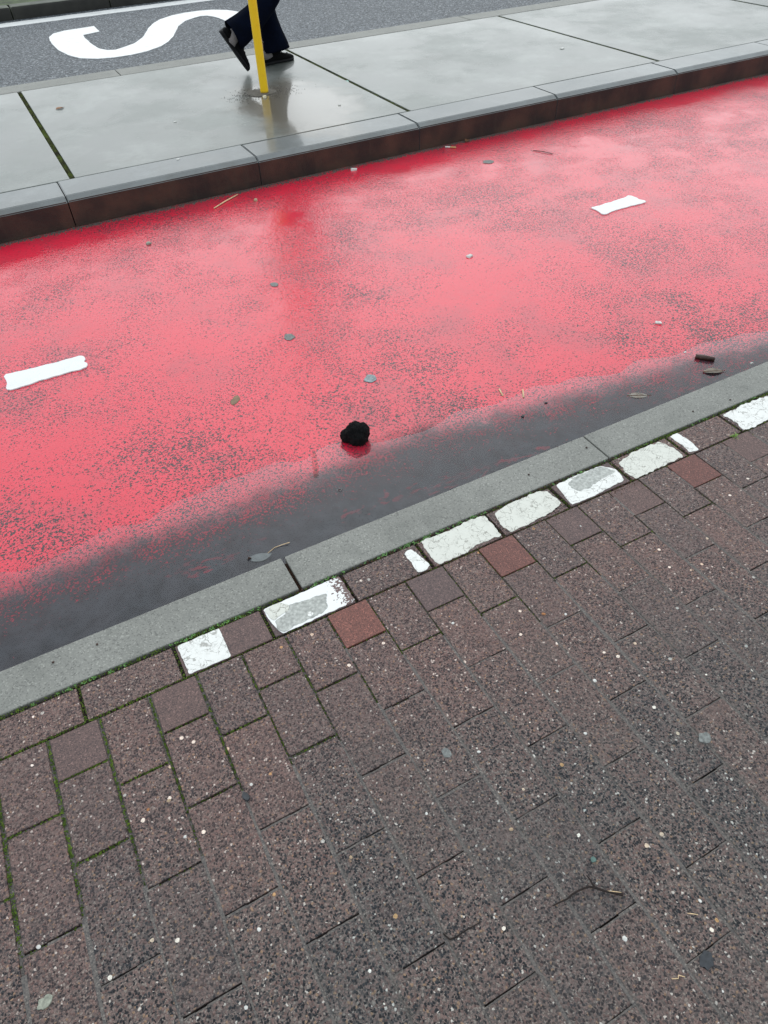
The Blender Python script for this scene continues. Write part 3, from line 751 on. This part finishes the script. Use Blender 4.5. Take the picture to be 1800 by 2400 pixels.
def chip(label, x, y, z, a, b, c, ang, mat):
    bm = box_bm(-a / 2, a / 2, -b / 2, b / 2, 0, c, c * .3)
    for vv in bm.verts: vv.co += Vector((nz(*(vv.co * 90)), nz(*(vv.co * 80 + Vector((3, 1, x)))), 0)) * a * .12
    o = bmo('chip', bm, mat); o.location = (x, y, z); o.rotation_euler.z = ang; return tag(o, label, 'chip')
chip('white chip in the middle of the pink lane', 1.737, 2.524, lane_z(1.7, 2.5), .030, .020, .008, .3, M_WHITE)
chip('white chip on bright red strip below island kerb', 1.766, 3.745, lane_z(1.77, 3.74), .036, .020, .01, -.5, M_WHITE)
chip('yellowish chip on red lane under the straw', 1.14, 3.641, lane_z(1.14, 3.64), .022, .018, .010, 1, M_TAN)
chip('pale chip on the red lane at upper left', .518, 3.429, lane_z(.52, 3.43), .02, .02, .009, .5, M_GUMP)
chip('white chip on the pink lane above the bark stick', 2.048, 1.673, lane_z(2.05, 1.67), .026, .016, .006, 2.5, M_WHITE)
chip('tiny white chip in the water left of bark stick', 1.987, 1.442 + .03, WZ - .002, .009, .008, .005, 0, M_WHITE)
chip('dark chip in the puddle beneath the straw bits', 1.253, 1.46, WZ - .002, .012, .009, .007, .6, M_GUMD)
chip('black chip at puddle edge right of the straw bits', 1.364, 1.481, WZ - .002, .010, .007, .006, 0, M_GUMD)
chip('tiny white chip in the puddle by the right kerb', 2.135, 1.30, WZ - .002, .009, .007, .005, 0, M_WHITE)
chip('white crumb at the foot of the yellow pole', 1.690, 4.86, ZT, .024, .018, .012, .4, simple('cream_crumb', (.75, .68, .48), .5, 80, .2))
chip('white crumb on the slab left of the pole', 1.051, 4.695, ZT, .018, .012, .004, 0, M_WHITE)
chip('white crumb on the island kerb edge joint at left', .876, 4.04, ZT, .020, .012, .004, .2, M_WHITE)
chip('white crumb on the middle slab beyond the kerb', 3.988, 4.748, ZT, .030, .022, .004, .1, M_WHITE)
chip('white crumb on slab right of the pole', 2.014, 4.425, ZT, .016, .012, .005, .1, M_WHITE)
chip('pale green scrap in the slab joint right of the pole', 2.299, 4.899, ZT - .008, .05, .022, .006, 1.2, simple('green_scrap', (.25, .50, .42), .5, 60, .2))
# seed husk in the puddle: a ring of two pointed halves
hk = empty('seed_husk', (.57, 1.444, WZ)); 
for s in (-1, 1):
    v_, f_ = tube([(-.007, 0, .001), (-.003, s * .0045, .0018), (.003, s * .0042, .0018), (.008, 0, .001)], [.0005, .0012, .0012, .0005], 6); pyd('husk_half', v_, f_, M_GUM, hk)
tag(hk, 'tiny open seed husk floating in the puddle below the rock', 'seed')
# dark crumbs on the near kerb
for x, y, l in [(-.283, 1.175, 'left kerb stone near its outer edge'), (-.183, 1.175, 'left kerb stone beside its darker stain'), (1.257, 1.162, 'kerb stone end by the right kerb joint'), (1.038, 1.151, 'kerb in front of the third painted paver'), (1.654, 1.133, 'right kerb stone near the small painted sliver'), (1.798, 1.118, 'right kerb stone nearest the far corner')]:
    pebble('dark crumb on the ' + l, x, y, .002, .0032, M_BARK, .7, None, 'soil_crumb')['category'] = 'crumb'

# ------------------------------------------------------------------ island
isl = empty('traffic_island'); tag(isl, kind='structure')
pyd('island_core', [(-20, 3.9, ZT - .022), (30, 3.9, ZT - .022), (30, 6.2, ZT - .022), (-20, 6.2, ZT - .022)], [(0, 1, 2, 3)], M_SOIL, isl)
ij = [.332 + 1.979 * k for k in range(-5, 9)]
for a, b in zip(ij[:-1], ij[1:]):
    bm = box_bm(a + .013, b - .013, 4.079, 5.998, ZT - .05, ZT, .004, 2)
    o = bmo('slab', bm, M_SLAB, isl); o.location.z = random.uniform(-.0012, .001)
ik = empty('island_kerb'); tag(ik, kind='structure')
def ikerb_mesh(L):
    prof = [(3.812, -.25), (3.816, .072), (3.851, ZT), (4.070, ZT), (4.070, -.25)]
    V = []; F = []
    for x in (0, L): V += [(x, y, z) for y, z in prof]
    for i in range(4): F.append((i, i + 5, i + 6, i + 1))
    F += [(0, 1, 2, 3, 4), (9, 8, 7, 6, 5)]
    bm = bmesh.new(); vs = [bm.verts.new(p) for p in V]
    fs = [bm.faces.new([vs[i] for i in q]) for q in F]
    bmesh.ops.recalc_face_normals(bm, faces=bm.faces)
    bmesh.ops.bevel(bm, geom=[e for e in bm.edges if all(v_.co.z > .05 for v_ in e.verts)], offset=.004, segments=2, affect='EDGES')
    bm.normal_update()
    for f_ in bm.faces:
        f_.material_index = 1 if (f_.normal.y < -.9) else 0
    me = bpy.data.meshes.new('island_kerb_stone'); bm.to_mesh(me); bm.free()
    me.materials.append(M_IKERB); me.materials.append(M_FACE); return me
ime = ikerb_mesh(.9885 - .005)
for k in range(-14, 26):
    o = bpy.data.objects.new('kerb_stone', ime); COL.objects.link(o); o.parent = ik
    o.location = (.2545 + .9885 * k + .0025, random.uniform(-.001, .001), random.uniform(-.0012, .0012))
# flat edging stones on the far side of the island
ie = empty('island_edging'); tag(ie, kind='structure')
for a in [1.035 + 2.985 * k for k in range(-5, 8)]:
    bmo('edging_stone', box_bm(a + .003, a + 2.985 - .003, 6.016, 6.215, -.2, ZT - .002, .005, 2), M_KERB, ie)
# moss in the slab joints
mv, mf = [], []
for jx in ij:
    if not -2 < jx < 7: continue
    for _ in range(1700):
        y = random.uniform(4.08, 6.0); m = nz(jx * 3, y * 4) * .6 + .62
        if random.random() < m: tuft(mv, mf, jx + random.uniform(-.012, .012), y, ZT - .012, random.uniform(.003, .007), random.uniform(.004, .012))
for _ in range(2600):
    x = random.uniform(-1, 6); tuft(mv, mf, x, 6.007 + random.uniform(-.007, .007), ZT - .022, random.uniform(.003, .006), random.uniform(.003, .011))
tj = MT('slab_joint_moss'); tj.set(Base_Color=tj.ramp(tj.noise(14, 4), [(.32, (.045, .040, .022)), (.48, (.085, .095, .025)), (.68, (.15, .20, .035))]), Roughness=.85)
o = pyd('joint_moss', mv, mf, tj.m); tag(o, 'dark green moss in the joints of the island slabs', 'moss', kind='stuff')
# grit at the foot of the island kerb and round the pole
gv_, gf_ = [], []
for _ in range(5200):
    x = random.uniform(-1.0, 6.5); y = 3.808 - abs(random.gauss(0, .018 + .022 * max(0, nz(x * 1.7, 9))))
    tuft(gv_, gf_, x, y, lane_z(x, y) + .0005, random.uniform(.002, .006), random.uniform(.0015, .005))
for _ in range(900):
    a = random.random() * 6.28; rr = abs(random.gauss(0, .10)) + .03
    tuft(gv_, gf_, 1.731 + cos(a) * rr * 1.15, 4.969 + sin(a) * rr * .75, ZT + .0003, random.uniform(.002, .005), random.uniform(.0015, .004))
o = pyd('road_grit', gv_, gf_, M_GRIT); tag(o, 'fine grey grit along the foot of the island kerb and round the pole', 'grit', kind='stuff')

# yellow pole
PX, PY, PR, PH = 1.731, 4.969, .0262, 3.15
pole = empty('pole', (PX, PY, ZT))
n = 40; zs = [0, .01, .4, 1.0, 2.0, PH - ZT - .02, PH - ZT - .008, PH - ZT]; rs = [PR, PR, PR, PR, PR, PR, PR * .85, PR * .45]
v_, f_ = loft([[Vector((cos(2 * pi * k / n) * r_, sin(2 * pi * k / n) * r_, z)) for k in range(n)] for z, r_ in zip(zs, rs)])
t = MT('yellow_pole_paint')
c = t.mix(t.step(t.noise(30, 4), .55, .8), (.97, .61, .008), (.90, .54, .010))
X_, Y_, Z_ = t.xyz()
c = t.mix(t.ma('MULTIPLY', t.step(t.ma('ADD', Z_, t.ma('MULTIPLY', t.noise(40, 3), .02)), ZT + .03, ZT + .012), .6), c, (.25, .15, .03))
t.set(Base_Color=c, Roughness=.38, Specular_IOR_Level=.5)
pyd('shaft', v_, f_, t.m, pole, True)
# irregular mortar collar where the pole enters the slab
P = []
for k in range(40):
    a = 2 * pi * k / 40; q = 1 + .25 * nz(cos(a) * 1.5, sin(a) * 1.5, 8); P.append((cos(a) * .105 * q - .02, sin(a) * .085 * q + .01))
tm = MT('mortar_collar'); tm.set(Base_Color=tm.mix(tm.noise(50, 4), (.05, .045, .035), (.17, .155, .13)), Roughness=.6, Specular_IOR_Level=.3, Normal=tm.bump(tm.noise(110, 4), .9, .006))
plate('mortar_collar', P, .0004, .003, tm.m, pole)
tag(pole, 'slim yellow pole set in the wet island slab', 'pole')

# ------------------------------------------------------------------ bus lane beyond the island
road = pyd('road', [(-30, 6.19, -.06), (40, 6.19, -.06), (40, 9.74, -.06), (-30, 9.74, -.06)], [(0, 1, 2, 3)], M_ASPH); tag(road, kind='structure')
IN = [(1.371, 8.524), (1.204, 8.468), (1.188, 8.30), (1.190, 8.149), (1.192, 7.95), (1.212, 7.76), (1.26, 7.66), (1.325, 7.632), (1.404, 7.680), (1.526, 7.776), (1.655, 7.978), (1.735, 8.17), (1.815, 8.37), (1.918, 8.567), (2.03, 8.72)]
OUT = [(1.379, 8.823), (1.227, 8.81), (1.089, 8.798), (.972, 8.735), (.904, 8.589), (.884, 8.42), (.878, 8.20), (.882, 7.96), (.923, 7.696), (.985, 7.519), (1.112, 7.395), (1.25, 7.350), (1.40, 7.352), (1.55, 7.40)]
rt = lambda p: (3.74 - p[0], 16.24 - p[1])
out = IN + [rt(p) for p in OUT[::-1]] + [rt(p) for p in IN] + OUT[::-1]
sletter = plate('road_letter', jag(out, .04, .004, 3, freq=9), -.0595, .004, M_SMARK)
tag(sletter, 'large white letter S painted on the grey road', 'road letter')
line = plate('edge_line', jag([(-25, 9.39), (-5, 9.39), (-1, 9.39), (4, 9.39), (35, 9.39), (35, 9.60), (4, 9.60), (-1, 9.60), (-5, 9.60), (-25, 9.60)], .05, .008, 4, freq=6), -.0595, .003, M_SMARK)
tag(line, 'white edge line painted along the far side of the road', 'road marking')
fkb = empty('far_kerb'); tag(fkb, kind='structure')
def fk_mesh():
    bm = box_bm(.004, 1.018, 9.735, 9.92, -.3, .055, .02, 2); bm.normal_update()
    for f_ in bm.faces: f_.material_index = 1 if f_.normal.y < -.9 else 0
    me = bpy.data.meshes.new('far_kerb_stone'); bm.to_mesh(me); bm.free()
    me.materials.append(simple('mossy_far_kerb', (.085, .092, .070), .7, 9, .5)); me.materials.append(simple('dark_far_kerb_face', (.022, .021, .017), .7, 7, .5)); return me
fme = fk_mesh()
for k in range(-14, 24):
    o = bpy.data.objects.new('kerb_stone', fme); COL.objects.link(o); o.parent = fkb; o.location = (.735 + 1.024 * k, random.uniform(-.003, .003), random.uniform(-.002, .002))
fp = pyd('far_pavement', [(-30, 9.925, .048), (40, 9.925, .048), (40, 16, .048), (-30, 16, .048)], [(0, 1, 2, 3)], M_FARP); tag(fp, kind='structure')

# ------------------------------------------------------------------ person walking past the pole
per = empty('person', (2.03, 5.56, ZT))
PO = Vector((2.03, 5.56, ZT))
M_TROU = MT('navy_trouser_cloth')
M_TROU.set(Base_Color=M_TROU.mix(M_TROU.noise(18, 3), (.0015, .002, .004), (.003, .006, .018)), Roughness=.95, Specular_IOR_Level=.06, Normal=M_TROU.bump(M_TROU.noise(9, 4), .5, .02)); M_TROU = M_TROU.m
M_SHOE = simple('black_canvas', (.0035, .0035, .004), .85, 60, .4, spec=.12, bst=.4, bsc=500)
M_SOLE = simple('black_rubber', (.006, .006, .007), .7, 60, .3, spec=.2)
M_SKIN = simple('skin', (.55, .34, .26), .5, 40, .1)
M_SOCK = simple('grey_sock', (.24, .22, .22), .85, 200, .2)
M_JACK = simple('dark_jacket_cloth', (.012, .013, .018), .8, 12, .4, bst=.4, bsc=8, bdi=.02)
M_HAIR = simple('dark_hair', (.02, .014, .010), .5, 200, .5)

def leg_loft(sections, n=28):
    """sections: (centre, ax (fore-aft half), ay (side half), tangent)"""
    rings = []
    for (c, ax, ay, tg) in sections:
        tg = Vector(tg).normalized(); side = Vector((0, 1, 0)); fw = side.cross(tg).normalized(); c = Vector(c) - PO
        ring = []
        for k in range(n):
            a = 2 * pi * k / n
            wr = 1 + .05 * sin(3 * a + c.z * 30) * min(1, .3 + c.z) + .07 * nz(cos(a) * 2.2, sin(a) * 2.2, c.z * 9 + c.x * 6)
            ring.append(c + fw * cos(a) * ax * wr + side * sin(a) * ay * wr)
        rings.append(ring)
    return rings
def trousers():
    V, F = [], []
    # standing leg: flared hem draped forward over the shoe
    st = [((2.085, 5.575, 1.02), .115, .105, (0, 0, 1)), ((2.085, 5.62, .86), .105, .095, (0, .02, 1)), ((2.075, 5.625, .66), .080, .078, (0, 0, 1)), ((2.060, 5.630, .53), .066, .066, (.02, 0, 1)),
          ((2.050, 5.632, .44), .062, .062, (.04, 0, 1)), ((2.055, 5.636, .36), .072, .068, (-.12, 0, 1)), ((2.070, 5.640, .28), .088, .076, (-.22, 0, 1)), ((2.088, 5.645, .205), .104, .084, (-.20, 0, 1)), ((2.092, 5.645, .176), .107, .086, (-.08, 0, 1))]
    # raised rear leg
    rl = [((2.085, 5.545, 1.02), .115, .105, (0, 0, 1)), ((2.095, 5.50, .84), .105, .095, (-.05, 0, 1)), ((2.105, 5.49, .66), .082, .078, (-.02, 0, 1)), ((2.080, 5.488, .555), .074, .072, (.55, 0, .85)),
          ((2.005, 5.488, .475), .070, .070, (.85, 0, .6)), ((1.915, 5.488, .412), .078, .072, (.86, 0, .5)), ((1.835, 5.490, .366), .086, .078, (.86, 0, .48)), ((1.765, 5.490, .333), .094, .082, (.9, 0, .40)), ((1.742, 5.490, .322), .096, .082, (.9, 0, .36))]
    for L in (st, rl):
        r_ = leg_loft(L); v1, f1 = loft(r_[::-1], False, True); b = len(V); V += v1; F += [tuple(q + b for q in ff) for ff in f1]
    o = pyd('trousers', V, F, M_TROU, per, True); s = o.modifiers.new('s', 'SUBSURF'); s.levels = 1; s.render_levels = 1
    m = o.modifiers.new('t', 'SOLIDIFY'); m.thickness = .004
    o['label'] = 'dark navy flared trousers'
trousers()
def shoe(mat4):
    # foot along +x, heel at 0, toe at .285, sole on z=0
    L = .288; prof = [(0.0, .024, .050), (.012, .034, .060), (.04, .038, .070), (.075, .038, .082), (.11, .037, .088), (.14, .040, .080), (.17, .045, .066), (.205, .049, .055), (.24, .047, .047), (.265, .038, .040), (.280, .024, .032), (.288, .010, .026)]
    def D(w_, z0, z1, x, lean=.0, n=20):
        ring = []
        for k in range(n):
            a = 2 * pi * k / n; cy = cos(a); sz = sin(a)
            yy = w_ * math.copysign(abs(cy) ** .6, cy); zz_ = (z0 + z1) / 2 + (z1 - z0) / 2 * math.copysign(abs(sz) ** .7, sz)
            yy *= 1 - .30 * max(0, (zz_ - z0) / (z1 - z0))
            ring.append(Vector((x, yy + lean, zz_)))
        return ring
    up = [D(w_ * .95, .014, h_, x) for x, w_, h_ in prof]
    so = [D(w_ * 1.05, 0.0, .026, x * 1.02 - .003) for x, w_, h_ in prof]
    sh = empty('shoe'); sh.parent = per
    v1, f1 = loft([[mat4 @ p - PO for p in r_] for r_ in up]); sh_ = pyd('shoe', v1, f1, M_SHOE, per, True)
    bpy.data.objects.remove(sh); sh_.name = 'shoe'
    v1, f1 = loft([[mat4 @ p - PO for p in r_] for r_ in so]); pyd('sole', v1, f1, M_SOLE, sh_, True)
    # lace eyelet tab and toe seam
    v1, f1 = tube([mat4 @ Vector((.235, -.043, .030)) - PO, mat4 @ Vector((.243, 0, .051)) - PO, mat4 @ Vector((.235, .043, .030)) - PO], .0025, 6); pyd('toe_seam', v1, f1, M_SOLE, sh_)
    for k in range(4):
        x = .125 + .022 * k; z = .086 - .0085 * k
        v1, f1 = tube([mat4 @ Vector((x, -.024, z - .004)) - PO, mat4 @ Vector((x, 0, z + .003)) - PO, mat4 @ Vector((x, .024, z - .004)) - PO], .0026, 6); pyd('lace', v1, f1, M_SHOE, sh_)
    return sh_
mA = Matrix.Translation((1.952, 5.632, ZT)) @ Matrix.Rotation(rad(10), 4, 'Z')
shoe(mA)
heel = Vector((1.655, 5.49, .352)); toe = Vector((1.805, 5.49, .108)); dx = (toe - heel).normalized(); up_ = dx.cross(Vector((0, 1, 0))) * -1
up_ = Vector((0, 1, 0)).cross(dx) * -1 if Vector((0, 1, 0)).cross(dx).x < 0 else Vector((0, 1, 0)).cross(dx)
if up_.z < 0 and up_.x < 0: up_ = -up_
sy = up_.cross(dx)
mB = Matrix((( dx.x, sy.x, up_.x, heel.x), (dx.y, sy.y, up_.y, heel.y), (dx.z, sy.z, up_.z, heel.z), (0, 0, 0, 1)))
shoe(mB)
# body: one skinned surface, fingers included
def body():
    vs, rd, es = [], [], []
    def av(p, r, prev=None):
        vs.append(Vector(p) - PO); rd.append(r if isinstance(r, tuple) else (r, r)); i = len(vs) - 1
        if prev is not None: es.append((prev, i))
        return i
    pel = av((2.085, 5.56, 1.03), (.13, .11)); wst = av((2.09, 5.56, 1.18), (.125, .095), pel); che = av((2.10, 5.56, 1.38), (.15, .11), wst)
    nb = av((2.105, 5.56, 1.53), (.062, .062), che); nt_ = av((2.125, 5.56, 1.60), (.055, .055), nb); jaw = av((2.15, 5.56, 1.665), (.068, .075), nt_); cr = av((2.145, 5.56, 1.745), (.080, .095), jaw); av((2.14, 5.56, 1.80), (.055, .065), cr)
    ns = av((2.238, 5.56, 1.700), (.012, .012), jaw)
    for s in (-1, 1): av((2.135, 5.56 + s * .088, 1.715), (.014, .02), cr)
    def arm(sy_, elb, wri, fdir):
        a = av((2.10, 5.56 + sy_ * .17, 1.46), .060, che); e = av(elb, .043, a); w_ = av(wri, .028, e); fd = Vector(fdir).normalized()
        p = av(Vector(wri) + fd * .055, (.024, .034), w_)
        side = Vector((fd.z, 0, -fd.x)) if abs(fd.z) > .3 else Vector((0, 0, 1))
        for k in range(4):
            o_ = (k - 1.5) * .019; ln = (.078, .088, .082, .066)[k]; b0 = Vector(wri) + fd * .085 + side * o_
            q = av(b0, .0095, p); q = av(b0 + fd * ln * .5 + Vector((0, -sy_ * .006, 0)), .0085, q); av(b0 + fd * ln * .95 + Vector((.0, -sy_ * .022, 0)), .0075, q)
        tb = Vector(wri) + fd * .03 - side * .028; q = av(tb, .011, w_); q = av(tb + fd * .035 - side * .016, .010, q); av(tb + fd * .062 - side * .012, .0085, q)
    arm(-1, (2.15, 5.34, 1.22), (2.30, 5.36, 1.05), (.75, .05, -.55)); arm(1, (1.99, 5.78, 1.22), (1.93, 5.79, .99), (-.15, 0, -1))
    def lg(h, k, a, ft, bl):
        i = av(h, .085, pel); i = av(k, .055, i); i = av(a, .036, i); i = av(ft, .026, i); av(bl, .018, i)
    lg((2.085, 5.62, .94), (2.065, 5.63, .56), (2.010, 5.642, .19), (2.03, 5.645, .135), (2.16, 5.668, .118))
    lg((2.085, 5.50, .94), (2.105, 5.488, .57), (1.745, 5.49, .318), (1.731, 5.49, .305), (1.790, 5.49, .200))
    me = bpy.data.meshes.new('body'); me.from_pydata([tuple(p) for p in vs], es, []); o = bpy.data.objects.new('body', me); COL.objects.link(o)
    sk_ = o.modifiers.new('skin', 'SKIN'); sk_.use_smooth_shade = True
    for d_, r_ in zip(me.skin_vertices[0].data, rd): d_.radius = r_
    me.skin_vertices[0].data[0].use_root = True
    ss = o.modifiers.new('ss', 'SUBSURF'); ss.levels = 2; ss.render_levels = 2
    dg = bpy.context.evaluated_depsgraph_get(); m2 = bpy.data.meshes.new_from_object(o.evaluated_get(dg)); bpy.data.objects.remove(o)
    m2.materials.clear(); m2.materials.append(M_SKIN)
    b_ = link('body', m2, M_SKIN, per, True); return b_
body()
# socks
v1, f1 = tube([Vector(p) - PO for p in ((2.020, 5.643, .135), (2.010, 5.642, .18), (2.012, 5.641, .24))], [.046, .043, .045], 16); pyd('sock', v1, f1, M_SOCK, per, True)
v1, f1 = tube([Vector(p) - PO for p in ((1.712, 5.49, .285), (1.745, 5.49, .318), (1.80, 5.49, .352))], [.042, .042, .046], 16); pyd('sock', v1, f1, M_SOCK, per, True)
# jacket: torso and sleeves
def jacket():
    V, F = [], []
    def add(r_, c0=True, c1=True):
        v1, f1 = loft(r_, c0, c1); b = len(V); V.extend(v1); F.extend([tuple(q + b for q in ff) for ff in f1])
    def rg(c, a, b, n=24): return [Vector((c[0] + cos(2 * pi * k / n) * a, c[1] + sin(2 * pi * k / n) * b, c[2])) - PO for k in range(n)]
    add([rg((2.085, 5.56, .90), .150, .20), rg((2.085, 5.56, 1.0), .145, .195), rg((2.09, 5.56, 1.18), .135, .175), rg((2.10, 5.56, 1.36), .150, .205), rg((2.10, 5.56, 1.46), .130, .215), rg((2.105, 5.56, 1.525), .090, .130), rg((2.115, 5.56, 1.57), .075, .080)], False, False)
    def sl(pts, rr): v1, f1 = tube([Vector(p) - PO for p in pts], rr, 18); b = len(V); V.extend(v1); F.extend([tuple(q + b for q in ff) for ff in f1])
    sl([(2.10, 5.42, 1.47), (2.12, 5.37, 1.38), (2.15, 5.34, 1.22), (2.22, 5.348, 1.14), (2.29, 5.358, 1.06)], [.075, .073, .062, .055, .048])
    sl([(2.10, 5.70, 1.47), (2.06, 5.75, 1.38), (1.99, 5.78, 1.22), (1.96, 5.785, 1.11), (1.932, 5.79, 1.00)], [.075, .073, .062, .055, .048])
    o = pyd('jacket', V, F, M_JACK, per, True)
jacket()
bm = bmesh.new(); bmesh.ops.create_uvsphere(bm, u_segments=28, v_segments=18, radius=1)
for vv in bm.verts:
    p = vv.co.copy(); q = 1 + .06 * nz(*(p * 5))
    fr_ = max(0, p.x) * (p.z < .35)
    vv.co = Vector((p.x * .105 * q * (1 - .45 * fr_) - .025, p.y * .092 * q, p.z * .115 * q - (.03 if p.x < 0 else 0)))
o = bmo('hair', bm, M_HAIR, per, True); o.location = Vector((2.14, 5.56, 1.755)) - PO
tag(per, 'person in navy flared trousers and black shoes striding past the yellow pole', 'person')
